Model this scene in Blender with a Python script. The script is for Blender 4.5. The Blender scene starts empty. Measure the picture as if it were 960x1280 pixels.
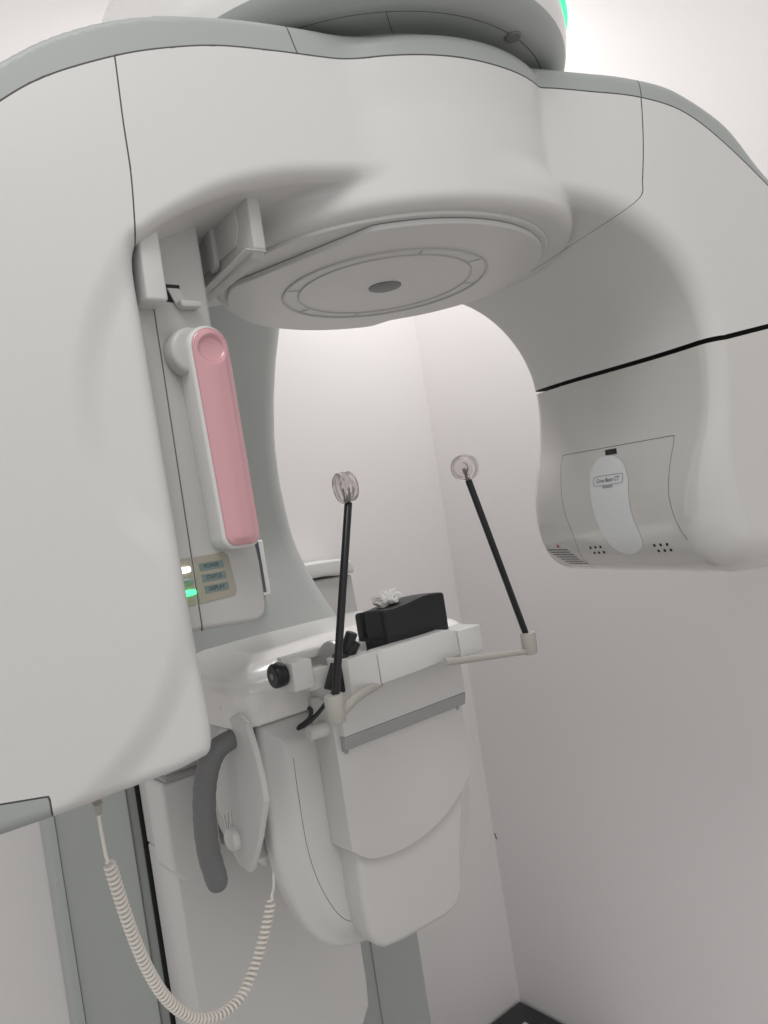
import bpy, bmesh, math, random
import numpy as np
from mathutils import Vector, Matrix
from mathutils.bvhtree import BVHTree
random.seed(4); rng = np.random.default_rng(3)
scene = bpy.context.scene
C = scene.collection
ZC = 1.60                                   # height of the eye above the floor
FPX = 961.0
ROLL = math.radians(8.8); CR, SR = math.cos(ROLL), math.sin(ROLL)
AX = np.array([.046, 1.0])                  # rotation axis of the scanner, on plan
YA = math.radians(21.4)                     # how far the rotating arm is turned
TT = np.array([math.cos(YA), math.sin(YA)]); NN = np.array([math.sin(YA), -math.cos(YA)])
YM = math.radians(39.0)                     # the machine (and the walls) on plan
LL = np.array([math.cos(YM), math.sin(YM)]); FF = np.array([math.sin(YM), -math.cos(YM)])

def W(P, u=LL, v=FF):                       # local (along u, along v, height) -> world
    P = np.asarray(P, float).reshape(-1, 3)
    xy = AX + P[:, :1]*u + P[:, 1:2]*v
    return np.c_[xy, P[:, 2] + ZC]
def Wm(P): return W(P, LL, FF)
def Wa(P): return W(P, TT, NN)
def at(x, y, Y):                            # a point seen at pixel x, y of the photograph and standing Y metres away
    u = (x-480)/FPX; v = (640-y)/FPX
    return np.array([(u*CR + v*SR)*Y, Y, (-u*SR + v*CR)*Y + ZC])

# ------------------------------------------------------------------ materials
MATS = {}
def mat(name, col, rough=.4, bump=0.0, bscale=400, metal=0, coat=0, var=.02, vscale=6, trans=0, emit=None, estr=0, spec=.5, ior=1.46):
    m = bpy.data.materials.new(name); m.use_nodes = True
    nt = m.node_tree; b = nt.nodes['Principled BSDF']
    b.inputs['Roughness'].default_value = rough; b.inputs['Metallic'].default_value = metal
    b.inputs['Coat Weight'].default_value = coat; b.inputs['Coat Roughness'].default_value = .08
    b.inputs['Specular IOR Level'].default_value = spec
    b.inputs['Transmission Weight'].default_value = trans; b.inputs['IOR'].default_value = ior
    tc = nt.nodes.new('ShaderNodeNewGeometry')
    nz = nt.nodes.new('ShaderNodeTexNoise'); nz.inputs['Scale'].default_value = vscale; nz.inputs['Detail'].default_value = 5
    nt.links.new(tc.outputs['Position'], nz.inputs['Vector'])
    mx = nt.nodes.new('ShaderNodeMix'); mx.data_type = 'RGBA'
    c = np.array(col)
    mx.inputs['A'].default_value = (*np.clip(c*(1-var), 0, 1), 1); mx.inputs['B'].default_value = (*np.clip(c*(1+var), 0, 1), 1)
    nt.links.new(nz.outputs['Fac'], mx.inputs['Factor']); nt.links.new(mx.outputs['Result'], b.inputs['Base Color'])
    rr = nt.nodes.new('ShaderNodeMapRange'); rr.inputs['To Min'].default_value = rough*.9; rr.inputs['To Max'].default_value = min(1, rough*1.12)
    nz2 = nt.nodes.new('ShaderNodeTexNoise'); nz2.inputs['Scale'].default_value = 25; nz2.inputs['Detail'].default_value = 6
    nt.links.new(tc.outputs['Position'], nz2.inputs['Vector'])
    nt.links.new(nz2.outputs['Fac'], rr.inputs['Value']); nt.links.new(rr.outputs['Result'], b.inputs['Roughness'])
    if bump:
        n3 = nt.nodes.new('ShaderNodeTexNoise'); n3.inputs['Scale'].default_value = bscale; n3.inputs['Detail'].default_value = 3
        nt.links.new(tc.outputs['Position'], n3.inputs['Vector'])
        bp = nt.nodes.new('ShaderNodeBump'); bp.inputs['Strength'].default_value = bump; bp.inputs['Distance'].default_value = .001
        nt.links.new(n3.outputs['Fac'], bp.inputs['Height']); nt.links.new(bp.outputs['Normal'], b.inputs['Normal'])
    if emit:
        b.inputs['Emission Color'].default_value = (*emit, 1); b.inputs['Emission Strength'].default_value = estr
    MATS[name] = m
    return m
white = mat('white_abs', (.68, .676, .664), .31, .12, 900, coat=.0)
glossw = mat('glossy_white_shell', (.62, .61, .59), .12, .02, 500, coat=1.0)
boxw = mat('white_plastic_shaded', (.52, .515, .50), .34, .12, 900)  # greyer than the white housing: shade on the sensor box put into its colour
topw = mat('white_gloss_cover', (.84, .83, .815), .16, .02, 500, coat=.7)
gg = mat('grey_green_satin', (.385, .41, .395), .38, .1, 900)
shellm = mat('column_satin', (.40, .42, .41), .3, .1, 900)
ggs = mat('grey_green_satin_pale', (.45, .475, .46), .34, .1, 900)
lgrey = mat('light_grey_plastic', (.56, .555, .54), .4, .1, 900)
platew = mat('matt_cream_plate', (.62, .61, .59), .45, .1, 700)
alu = mat('painted_metal', (.66, .655, .64), .4, .08, 900)
alud = mat('painted_metal_and_lip_shade', (.36, .36, .36), .45, .08, 900)
seam = mat('seam_gap', (.13, .127, .12), .7)
dark = mat('dark_gap', (.02, .02, .02), .7)
black = mat('black_rubber', (.012, .013, .015), .5, .25, 500, var=.15)
blackg = mat('black_plastic', (.012, .012, .014), .3, .1, 500, var=.1)
pink = mat('pink_gloss', (.64, .34, .37), .14, .03, 400, coat=1.0, var=.05)
handle_m = mat('grey_rubber', (.19, .192, .195), .5, .3, 600, var=.06)
silver = mat('silver_metal', (.55, .55, .56), .3, metal=.8)
acryl = mat('clear_acrylic', (.93, .87, .87), .12, trans=.80, ior=1.42)
cordm = mat('cream_cord', (.87, .83, .77), .35, .05, 600)
sockm = mat('cream_plastic', (.43, .42, .385), .42, .08, 700)
stickm = mat('pale_blue_sticker', (.74, .755, .77), .32)
tan = mat('tan_status_film', (.36, .335, .27), .35)
tealf = mat('teal_label_film', (.17, .235, .225), .4)
ink = mat('dark_ink', (.03, .035, .04), .5)
redk = mat('red_ink', (.5, .03, .04), .5)
ledw = mat('white_led', (.9, .95, .9), .4, emit=(.95, 1, .93), estr=2.6)
ledg = mat('green_led', (.1, .7, .25), .4, emit=(.05, 1, .22), estr=2.4)
ledo = mat('unlit_led', (.24, .33, .28), .35)
ledr = mat('teal_led', (.1, .8, .4), .4, emit=(.04, .85, .33), estr=1.1)
cotton = mat('cotton', (.88, .87, .85), .95, .9, 260, var=.04)
glassd = mat('dark_glass', (.09, .11, .13), .12, coat=.5)
wallm = mat('painted_wall', (.83, .806, .802), .7, .15, 220, var=.012, vscale=1.6)
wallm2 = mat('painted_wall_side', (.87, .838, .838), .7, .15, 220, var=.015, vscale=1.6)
floorm = mat('grey_vinyl_floor', (.46, .445, .435), .5, .2, 60)
boxm = mat('black_case', (.014, .014, .016), .35, .2, 300)
greyd = mat('mid_grey_inset', (.20, .205, .20), .45)

# ------------------------------------------------------------------ linking
ROOTS = {}
def empty(name, loc, label, cat, group=None):
    o = bpy.data.objects.new(name, None); C.objects.link(o); o.location = loc; o.empty_display_size = .1
    o['label'] = label; o['category'] = cat
    if group: o['group'] = group
    ROOTS[o.name] = np.array(loc, float)
    return o
def tag(o, label, cat, group=None):
    o['label'] = label; o['category'] = cat
    if group: o['group'] = group
    return o
def origin_of(parent):
    v = np.zeros(3); p = parent
    while p is not None:
        v += np.array(p.location); p = p.parent
    return v
def link(name, me, mats, parent=None, label=None):
    o = bpy.data.objects.new(name, me); C.objects.link(o)
    for m in (mats if isinstance(mats, (list, tuple)) else [mats]): me.materials.append(m)
    co = np.empty(len(me.vertices)*3); me.vertices.foreach_get('co', co); co = co.reshape(-1, 3)
    if parent is not None:
        org = origin_of(parent); co = co - org; o.parent = parent
    else:
        c = np.array([co[:, 0].mean(), co[:, 1].mean(), co[:, 2].min()]); co = co - c; o.location = c
    me.vertices.foreach_set('co', co.ravel()); me.update()
    if label: o['label'] = label
    return o
def bm_obj(name, bm, mats, parent=None, angle=32, label=None, smooth=True):
    bmesh.ops.recalc_face_normals(bm, faces=bm.faces)
    me = bpy.data.meshes.new(name); bm.to_mesh(me); bm.free()
    if smooth:
        me.polygons.foreach_set('use_smooth', [True]*len(me.polygons))
        me.set_sharp_from_angle(angle=math.radians(angle))
    return link(name, me, mats, parent, label)

# ------------------------------------------------------------------ hard-surface helpers (plan frame u, v)
def prism(poly, a0, a1, axes='lz', bevel=.002, seg=3, fr=Wm, bm=None, bev_ang=25):
    """poly in two of the local axes, extruded along the third from a0 to a1"""
    bm = bm or bmesh.new(); nb = bmesh.new()
    def mk(p, a):
        if axes == 'lz': return (p[0], a, p[1])
        if axes == 'fz': return (a, p[0], p[1])
        return (p[0], p[1], a)
    A = [nb.verts.new(fr([mk(p, a0)])[0]) for p in poly]
    B = [nb.verts.new(fr([mk(p, a1)])[0]) for p in poly]
    n = len(poly)
    nb.faces.new(A); nb.faces.new(B[::-1])
    for i in range(n):
        nb.faces.new((A[i], B[i], B[(i+1) % n], A[(i+1) % n]))
    bmesh.ops.recalc_face_normals(nb, faces=nb.faces)
    if bevel:
        es = [e for e in nb.edges if len(e.link_faces) == 2 and e.calc_face_angle(0) > math.radians(bev_ang)]
        bmesh.ops.bevel(nb, geom=es, offset=bevel, segments=seg, profile=.5, affect='EDGES', clamp_overlap=True)
    me = bpy.data.meshes.new('t'); nb.to_mesh(me); nb.free(); bm.from_mesh(me); bpy.data.meshes.remove(me)
    return bm
def box(l0, l1, f0, f1, z0, z1, bevel=.003, fr=Wm, bm=None, seg=3):
    return prism([(l0, f0), (l1, f0), (l1, f1), (l0, f1)], z0, z1, 'lf', bevel, seg, fr, bm)
def frames(P):
    P = [Vector(p) for p in P]; T = []
    for i in range(len(P)):
        T.append((P[min(i+1, len(P)-1)] - P[max(i-1, 0)]).normalized())
    up = Vector((0, 0, 1)) if abs(T[0].z) < .9 else Vector((1, 0, 0))
    X = T[0].cross(up).normalized(); out = []
    for i in range(len(P)):
        if i:
            q = T[i-1].rotation_difference(T[i]); X = q @ X
        X = (X - T[i]*X.dot(T[i])).normalized()
        out.append((P[i], X, T[i].cross(X).normalized()))
    return out
def tube(P, R, n=16, bm=None, caps=True, sy=1.0):
    bm = bm or bmesh.new()
    if not hasattr(R, '__len__'): R = [R]*len(P)
    rings = []
    for (p, x, y), r in zip(frames(P), R):
        rings.append([bm.verts.new(p + x*math.cos(2*math.pi*k/n)*r + y*math.sin(2*math.pi*k/n)*r*sy) for k in range(n)])
    for a, b in zip(rings, rings[1:]):
        for k in range(n): bm.faces.new((a[k], a[(k+1) % n], b[(k+1) % n], b[k]))
    if caps:
        bm.faces.new(rings[0][::-1]); bm.faces.new(rings[-1])
    return bm
def spline(P, n=8, closed=False):
    P = [np.array(p, float) for p in P]; m = len(P); out = []
    for i in range(m if closed else m-1):
        g = (lambda k: P[k % m]) if closed else (lambda k: P[min(max(k, 0), m-1)])
        p0, p1, p2, p3 = g(i-1), g(i), g(i+1), g(i+2)
        for k in range(n):
            t = k/n
            out.append(.5*((2*p1) + (-p0+p2)*t + (2*p0-5*p1+4*p2-p3)*t*t + (-p0+3*p1-3*p2+p3)*t**3))
    if not closed: out.append(P[-1])
    return out
def cyl(p0, p1, r, r1=None, bev=.001, n=28, bm=None):
    p0 = np.array(p0, float); p1 = np.array(p1, float); r1 = r if r1 is None else r1
    d = p1-p0; L = np.linalg.norm(d); d = d/L
    b = min(bev, r*.5, L*.3)
    return tube([p0, p0+d*.0001, p0+d*b*.35, p0+d*b, p1-d*b, p1-d*b*.35, p1-d*.0001, p1], [max(r-b, r*.05), r-b*.98, r-b*.3, r, r1, r1-b*.3, r1-b*.98, max(r1-b, r1*.05)], n, bm)
def lathe(prof, c, axis, n=40, bm=None, closed=False):
    bm = bm or bmesh.new(); c = Vector(c); a = Vector(axis).normalized()
    x = a.orthogonal().normalized(); y = a.cross(x)
    rings = [[bm.verts.new(c + a*h + (x*math.cos(2*math.pi*k/n) + y*math.sin(2*math.pi*k/n))*max(r, 1e-5)) for k in range(n)] for r, h in prof]
    prs = list(zip(rings, rings[1:])) + ([(rings[-1], rings[0])] if closed else [])
    for A, B in prs:
        for k in range(n): bm.faces.new((A[k], A[(k+1) % n], B[(k+1) % n], B[k]))
    if not closed:
        bm.faces.new(rings[0][::-1]); bm.faces.new(rings[-1])
    return bm

# ------------------------------------------------------------------ distance-field solids
def sstep(a, b, x):
    t = np.clip((x-a)/(b-a), 0, 1); return t*t*(3-2*t)
def smin(a, b, k):
    h = np.clip(.5+.5*(b-a)/k, 0, 1); return b*(1-h)+a*h-k*h*(1-h)
def smax(a, b, k): return -smin(-a, -b, k)
def polysdf(poly, X, Y):
    d = np.full(X.shape, 1e9); ins = np.zeros(X.shape, bool); n = len(poly)
    for i in range(n):
        ax, ay = poly[i]; bx, by = poly[(i+1) % n]
        ex, ey = bx-ax, by-ay; wx, wy = X-ax, Y-ay
        t = np.clip((wx*ex+wy*ey)/(ex*ex+ey*ey+1e-12), 0, 1)
        d = np.minimum(d, (wx-ex*t)**2+(wy-ey*t)**2)
        c = (ay <= Y) != (by <= Y)
        with np.errstate(divide='ignore', invalid='ignore'):
            xi = ax + (Y-ay)/(by-ay if by != ay else 1e-12)*ex
        ins ^= c & (X < xi)
    d = np.sqrt(d); return np.where(ins, -d, d)
class Grid2:
    def __init__(s, poly, lo, hi, h=.003):
        s.lo = np.array(lo); s.h = h; n = (np.ceil((np.array(hi)-s.lo)/h)+1).astype(int)
        X, Y = np.meshgrid(s.lo[0]+np.arange(n[0])*h, s.lo[1]+np.arange(n[1])*h, indexing='ij')
        s.g = polysdf(poly, X, Y); s.n = n
    def __call__(s, x, y):
        fx = np.clip((x-s.lo[0])/s.h, 0, s.n[0]-1.001); fy = np.clip((y-s.lo[1])/s.h, 0, s.n[1]-1.001)
        i = fx.astype(int); j = fy.astype(int); a = fx-i; b = fy-j; g = s.g
        return g[i, j]*(1-a)*(1-b)+g[i+1, j]*a*(1-b)+g[i, j+1]*(1-a)*b+g[i+1, j+1]*a*b
def grad(fn, P, e=1.5e-3):
    G = np.empty_like(P)
    for k in range(3):
        d = np.zeros(3); d[k] = e
        G[:, k] = (fn(P+d)-fn(P-d))/(2*e)
    return G
def surfnet(fn, lo, hi, h):
    """sparse surface nets + projection; returns V, F(quads), N"""
    lo = np.array(lo, float); K = 4
    nb = np.ceil((np.array(hi)-lo)/(h*K)).astype(int); n = nb*K+1
    ax = [lo[k]+np.arange(nb[k])*h*K+h*K/2 for k in range(3)]
    B = np.stack(np.meshgrid(*ax, indexing='ij'), -1).reshape(-1, 3)
    fb = fn(B); near = (np.abs(fb) < h*K*1.9).reshape(nb)
    F = np.repeat(np.repeat(np.repeat(fb.reshape(nb), K, 0), K, 1), K, 2)
    F = np.pad(F, ((0, 1), (0, 1), (0, 1)), mode='edge')
    need = np.zeros(n, bool)
    for b in np.argwhere(near):
        i, j, k = b*K; need[i:i+K+1, j:j+K+1, k:k+K+1] = True
    I = np.argwhere(need)
    for s in range(0, len(I), 400000):
        Q = I[s:s+400000]; F[Q[:, 0], Q[:, 1], Q[:, 2]] = fn(lo+Q*h)
    S = F < 0; cells = n-1
    cnt = np.zeros(cells, np.int8); acc = np.zeros((*cells, 3), np.float32); ne = np.zeros(cells, np.int8)
    corner = [(a, b, c) for a in (0, 1) for b in (0, 1) for c in (0, 1)]
    for c in corner: cnt += S[c[0]:c[0]+cells[0], c[1]:c[1]+cells[1], c[2]:c[2]+cells[2]]
    act = (cnt > 0) & (cnt < 8)
    idx = np.full(cells, -1, np.int64); ca = np.argwhere(act); idx[act] = np.arange(len(ca))
    P = np.zeros((len(ca), 3)); m = np.zeros(len(ca))
    for a in corner:
        for k in range(3):
            if a[k]: continue
            b = list(a); b[k] = 1
            fa = F[ca[:, 0]+a[0], ca[:, 1]+a[1], ca[:, 2]+a[2]]; fbb = F[ca[:, 0]+b[0], ca[:, 1]+b[1], ca[:, 2]+b[2]]
            x = (fa < 0) != (fbb < 0); t = np.where(x, fa/np.where(x, fa-fbb, 1), 0)
            q = np.tile(np.array(a, float), (len(ca), 1)); q[:, k] += t
            P += q*x[:, None]; m += x
    V = lo+(ca+P/m[:, None])*h
    quads = []
    for k in range(3):
        u, v = [(1, 2), (2, 0), (0, 1)][k]
        sl0 = [slice(None)]*3; sl1 = [slice(None)]*3
        sl0[k] = slice(0, -1); sl1[k] = slice(1, None)
        X = S[tuple(sl0)] != S[tuple(sl1)]; E = np.argwhere(X)
        E = E[(E[:, u] > 0) & (E[:, v] > 0) & (E[:, u] < cells[u]) & (E[:, v] < cells[v])]
        def cid(du, dv):
            q = E.copy(); q[:, u] -= du; q[:, v] -= dv; return idx[q[:, 0], q[:, 1], q[:, 2]]
        quads.append(np.stack([cid(1, 1), cid(0, 1), cid(0, 0), cid(1, 0)], 1))
    Q = np.concatenate(quads); Q = Q[(Q >= 0).all(1)]
    for _ in range(3):
        f = fn(V); G = grad(fn, V); g2 = np.maximum((G**2).sum(1), .2)
        V = V - G*np.clip(f/g2, -h*.6, h*.6)[:, None]
    G = grad(fn, V, 2e-3); N = G/np.maximum(np.linalg.norm(G, axis=1), 1e-9)[:, None]
    return V, Q, N
class TM:                                    # triangle mesh that can be cut along any scalar field
    def __init__(s, V, Q, N):
        s.V, s.N = V, N
        s.T = np.concatenate([Q[:, [0, 1, 2]], Q[:, [0, 2, 3]]]) if Q.shape[1] == 4 else Q
    def cut(s, g):
        """insert vertices where g = 0; returns interpolated g (exact 0 on the cut)"""
        g = g.copy(); g[np.abs(g) < 1e-6] = 0
        a = g[s.T]; cross = (a.min(1) < 0) & (a.max(1) > 0)
        keep = s.T[~cross]; new = []; ed = {}; nV = [s.V]; nN = [s.N]; ng = [g]; extraV = []; extraN = []
        base = len(s.V)
        def cutv(i, j):
            k = (i, j) if i < j else (j, i)
            if k not in ed:
                t = g[k[0]]/(g[k[0]]-g[k[1]])
                extraV.append(s.V[k[0]]*(1-t)+s.V[k[1]]*t)
                q = s.N[k[0]]*(1-t)+s.N[k[1]]*t; extraN.append(q/np.linalg.norm(q))
                ed[k] = base+len(extraV)-1
            return ed[k]
        for t in s.T[cross]:
            pos = []; neg = []
            for i in range(3):
                p, q = int(t[i]), int(t[(i+1) % 3])
                if g[p] >= 0: pos.append(p)
                if g[p] <= 0: neg.append(p)
                if g[p]*g[q] < 0:
                    c = cutv(p, q); pos.append(c); neg.append(c)
            for L in (pos, neg):
                for i in range(1, len(L)-1): new.append((L[0], L[i], L[i+1]))
        if extraV:
            s.V = np.concatenate([s.V, extraV]); s.N = np.concatenate([s.N, extraN]); g = np.concatenate([g, np.zeros(len(extraV))])
            s.T = np.concatenate([keep, np.array(new, int)])
        return g
    def sub(s, fm):
        T = s.T[fm]; u, inv = np.unique(T, return_inverse=True)
        r = TM.__new__(TM); r.V = s.V[u].copy(); r.N = s.N[u].copy(); r.T = inv.reshape(-1, 3); return r
    def cen(s): return s.V[s.T].mean(1)
    def cnn(s):
        return s.N[s.T].mean(1)
def groove(tm, gfun, mask, w=.0008, depth=.0018):
    """cut a narrow panel gap where gfun(V)=0 and mask(V) holds; returns nothing, remembers the groove faces by tm.gr"""
    for off in (-w, 0, w):
        tm.cut(gfun(tm.V)-off)
    g = gfun(tm.V); m = mask(tm.V, tm.N)
    z = (np.abs(g) < w*.3) & m
    tm.V[z] -= tm.N[z]*depth
    tm.grooves = getattr(tm, 'grooves', []) + [(gfun, mask, w)]
def groove_mat(tm):
    mi = np.zeros(len(tm.T), int); c = tm.cen(); n = tm.cnn()
    for gf, mk, w in getattr(tm, 'grooves', []):
        mi[(np.abs(gf(c)) < w*1.2) & mk(c, n)] = 1
    return mi
def tm_obj(name, tm, fr, mats, parent, mi=None, label=None, off=0.0, norms=True):
    V = fr(tm.V + tm.N*off); u, v = (TT, NN) if fr is Wa else (LL, FF)
    N = np.c_[tm.N[:, :1]*u + tm.N[:, 1:2]*v, tm.N[:, 2]]
    T = tm.T.copy()
    fn = np.cross(V[T[:, 1]]-V[T[:, 0]], V[T[:, 2]]-V[T[:, 0]])
    fl = (fn*N[T].mean(1)).sum(1) < 0
    T[fl] = T[fl][:, ::-1]
    area = np.linalg.norm(fn, axis=1); ok = area > 1e-13
    T = T[ok]; mi = mi[ok] if mi is not None else None
    me = bpy.data.meshes.new(name)
    me.vertices.add(len(V)); me.vertices.foreach_set('co', V.ravel())
    me.loops.add(len(T)*3); me.loops.foreach_set('vertex_index', T.ravel())
    me.polygons.add(len(T)); me.polygons.foreach_set('loop_start', np.arange(len(T))*3)
    me.update(calc_edges=True)
    me.polygons.foreach_set('use_smooth', np.ones(len(T), bool))
    if mi is not None: me.polygons.foreach_set('material_index', mi)
    me.validate()
    o = link(name, me, mats, parent, label)
    if norms: me.normals_split_custom_set_from_vertices(N.tolist())
    return o

# ================================================================== THE SETTING
WF, WL = -.80, .80                           # back wall plane (across the column) and side wall plane, machine frame
def struct(name, bm, m):
    o = bm_obj(name, bm, m, None, smooth=False); o['kind'] = 'structure'; return o
struct('wall_back', box(-3.2, WL, WF-.12, WF, -ZC, 2.6, 0), wallm)
struct('wall_side', box(WL, WL+.12, WF-.12, 2.6, -ZC, 2.6, 0), wallm2)
struct('floor', box(-3.2, WL+.12, WF-.12, 3.2, -ZC-.1, -ZC-.002, 0), floorm)

# ================================================================== THE SCANNER
root = empty('dental_scanner', tuple(Wm([(0, -.5, -ZC)])[0]),
    'white and grey-green dental X-ray scanner with C-shaped rotating arm, chin rest and control console', 'dental scanner')

# ---- rotating arm: profile in (s, z)
prof = [(-.326, -.180), (-.328, -.09), (-.330, .05), (-.331, .18), (-.331, .262), (-.315, .282), (-.285, .300), (-.24, .319), (-.19, .330), (-.14, .334),
        (-.05, .334), (.05, .333), (.13, .330), (.19, .322), (.235, .305), (.275, .275), (.306, .235), (.323, .195), (.329, .155), (.327, .11), (.318, .06), (.302, .01),
        (.293, -.035), (.294, -.08), (.306, -.115), (.330, -.137), (.37, -.147), (.47, -.150), (.60, -.148), (.66, -.10), (.665, .05), (.64, .17), (.59, .25), (.53, .305),
        (.480, .350), (.446, .385), (.40, .424), (.340, .456), (.285, .471), (.23, .479), (.15, .482), (.0, .476), (-.10, .483), (-.18, .489), (-.25, .488),
        (-.30, .481), (-.35, .466), (-.40, .441), (-.46, .395), (-.52, .315), (-.565, .215), (-.585, .08), (-.59, -.08), (-.575, -.18), (-.54, -.212),
        (-.47, -.211), (-.40, -.205), (-.345, -.197)]
prof_s = spline(prof, 5, True)
PG = Grid2(prof_s, (-.66, -.28), (.74, .56), .003)
crease = spline([(-.328, .285), (-.350, .255), (-.378, .205), (-.394, .15), (-.396, .09), (-.378, .03), (-.350, -.008), (-.340, -.045), (-.352, -.10), (-.382, -.150), (-.425, -.188), (-.47, -.215)], 5)
crease = list(crease) + [np.array((-.30, -.26)), np.array((-.20, -.1)), np.array((-.20, .26))]
CG = Grid2(crease, (-.50, -.28), (-.2, .32), .003)
def arm_f(P):
    s, o, z = P[:, 0], P[:, 1], P[:, 2]
    d2 = PG(s, z)
    right = sstep(-.34, -.18, s)
    hw = .21-.025*sstep(.0, .12, s)+.016*sstep(.18, .34, s)
    r = (.011 + .006*right + .007*sstep(.02, .30, s))*(1-.55*sstep(.36, .42, z)) + .028*sstep(.06, -.09, z)*sstep(.0, .2, s)*sstep(.0, .12, o)
    # front face of the detector arm: shallow pressed-in zone along its inner edge
    rec = .0065*sstep(.006, -.024, CG(s, z))*(s < -.25)*(o > 0)
    rec = rec + .010*sstep(.01, .0, s+.335)*0
    # slight crown of the whole face so it never is a dead flat plane
    crown = .006*np.clip((z-.1)/.5, -1, 1)**2
    d1 = np.where(o > 0, o-(hw-rec-crown), -o-(.205-crown))
    a, b = d2+r, d1+r
    body = np.minimum(np.maximum(a, b), 0)+np.sqrt(np.maximum(a, 0)**2+np.maximum(b, 0)**2)-r
    R = np.hypot(s-.008, o); rr = .015
    Rz = .2275 + .010*sstep(.365, .325, z)*sstep(.02, .15, s) + .003*sstep(.40, .46, z)
    a = R-Rz+rr; b = np.maximum(z-.480, .3005-z)+rr
    drum = np.minimum(np.maximum(a, b), 0)+np.sqrt(np.maximum(a, 0)**2+np.maximum(b, 0)**2)-rr
    k = .030*(s < .02)+.010*(s >= .02)
    return smin(body, drum, .004+.005*sstep(.05, -.05, s))
V, Q, N = surfnet(arm_f, (-.64, -.30, -.26), (.72, .30, .53), .0048)
arm = TM(V, Q, N)
# colour break between the faceplate and the grey-green outer band
face_poly = [(-.3, -.5), (-.464, -.5), (-.464, -.1905), (-.50, -.187), (-.548, -.182), (-.565, -.10), (-.562, .06), (-.545, .20), (-.505, .30), (-.46, .36), (-.42, .395), (-.379, .420), (-.323, .441),
             (-.279, .452), (-.227, .459), (-.173, .4585), (-.125, .456), (-.065, .4535), (.0, .452), (.08, .4515), (.168, .456), (.226, .453), (.284, .445), (.348, .425),
             (.406, .386), (.476, .325), (.53, .275), (.58, .215), (.62, .14), (.645, .05), (.64, -.5)]
fp_ = face_poly; face_poly = fp_[:4]+[tuple(p) for p in spline(fp_[4:-1], 6)]+[fp_[-1]]
FG = Grid2(face_poly, (-.72, -.30), (.80, .56), .002)
g_face = lambda V: FG(V[:, 0], V[:, 2])
groove(arm, g_face, lambda V, N: np.ones(len(V), bool), .0008, .0016)
allm = lambda V, N: np.ones(len(V), bool)
# gap between arch and tube housing, level z = .148
GZ = lambda V: V[:, 2]-(.1475+.012*sstep(.2, -.2, V[:, 1]) + .13*np.maximum(V[:, 0]-.35, 0)*sstep(-.02, .2, V[:, 1]))
# vertical panel gaps on the arm
def vseam(pts):
    pts = [tuple(p) for p in spline(pts, 6)]
    zs = np.array([p[1] for p in pts][::-1]); ss = np.array([p[0] for p in pts][::-1])
    return lambda V: V[:, 0]-np.interp(V[:, 2], zs, ss)
sL = vseam([(-.319, .50), (-.320, .44), (-.3215, .382), (-.322, .331), (-.3265, .274), (-.3268, .262)])
sR = vseam([(.285, .50), (.284, .445), (.2775, .392), (.268, .345), (.261, .324), (.22, .30)])
groove(arm, sL, lambda V, N: (V[:, 1] > .15) & (V[:, 2] > .262) & (g_face(V) < -.001), .0007, .0016)
groove(arm, sR, lambda V, N: (V[:, 2] > .29) & (V[:, 1] > -.02) & (g_face(V) < -.001) & (V[:, 0] > .15), .0007, .0016)
sT = lambda V: V[:, 0]+.150+.25*(V[:, 2]-.47)
groove(arm, sT, lambda V, N: (g_face(V) > .001) & (V[:, 1] > .05) & (V[:, 2] > .3), .0007, .0014)
sT2 = lambda V: V[:, 0]-.285
groove(arm, sT2, lambda V, N: (g_face(V) > .001) & (V[:, 1] > .05) & (V[:, 2] > .3), .0006, .0014)
# access panel on the tube housing
pan = [(.132, .0405), (-.117, .0455)] + [tuple(p) for p in spline([(-.119, .03), (-.115, .007), (-.108, -.035), (-.095, -.082), (-.100, -.12), (-.11, -.15)], 5)] + [(-.11, -.4), (.2, -.4), (.15, -.12)] + [tuple(p) for p in spline([(.142, -.091), (.133, -.067), (.127, -.036), (.129, .0), (.133, .03)], 5)]
AG = Grid2(pan, (-.26, -.2), (.26, .2), .002)
g_pan = lambda V: AG(V[:, 1], V[:, 2])
src = lambda V, N: (V[:, 0] > .2) & (V[:, 0] < .40) & (V[:, 2] > np.where(V[:, 1] > 0, -.094, -.141)) & (V[:, 2] < .1) & (N[:, 0] < .15)
groove(arm, g_pan, src, .0005, .0012)
stk = spline([(-.0385, .0), (-.036, .016), (-.024, .028), (-.004, .0315), (.018, .027), (.037, .015), (.048, -.006), (.049, -.03), (.052, -.055), (.059, -.083), (.058, -.097), (.044, -.107), (.018, -.113), (-.008, -.104), (-.024, -.075), (-.034, -.036)], 4, True)
SG = Grid2([tuple(p) for p in stk], (-.12, -.2), (.12, .12), .001)
g_stk = lambda V: SG(V[:, 1], V[:, 2])
arm.cut(g_stk(arm.V))
arm.cut(GZ(arm.V)-.0031); arm.cut(GZ(arm.V)+.0031)
c = arm.cen(); nn = arm.cnn(); mi = groove_mat(arm)
isband = (g_face(c) > 0)
gap = (np.abs(GZ(c)) < .0030) & (c[:, 0] > .2)
issrc = (c[:, 0] > .2) & (GZ(c) < 0) & ~gap
isstk = issrc & (g_stk(c) < 0) & (c[:, 0] < .38)
sel = lambda m: (arm.sub(m), mi[m])
m_ = ~isband & ~issrc & ~gap
t_, i_ = sel(m_); arm_o = tm_obj('rotating_arm', t_, Wa, [white, seam], root, i_, 'white faceplates and round hub of the rotating arm')
t_, i_ = sel(isband & ~gap & ~issrc); tm_obj('outer_band', t_, Wa, [gg, seam], arm_o, i_)
m_ = issrc & ~isstk
t_, i_ = sel(m_ & ~isband); src_o = tm_obj('tube_housing', t_, Wa, [glossw, seam], root, i_, 'glossy white X-ray tube housing on the right end of the arm')
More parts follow.
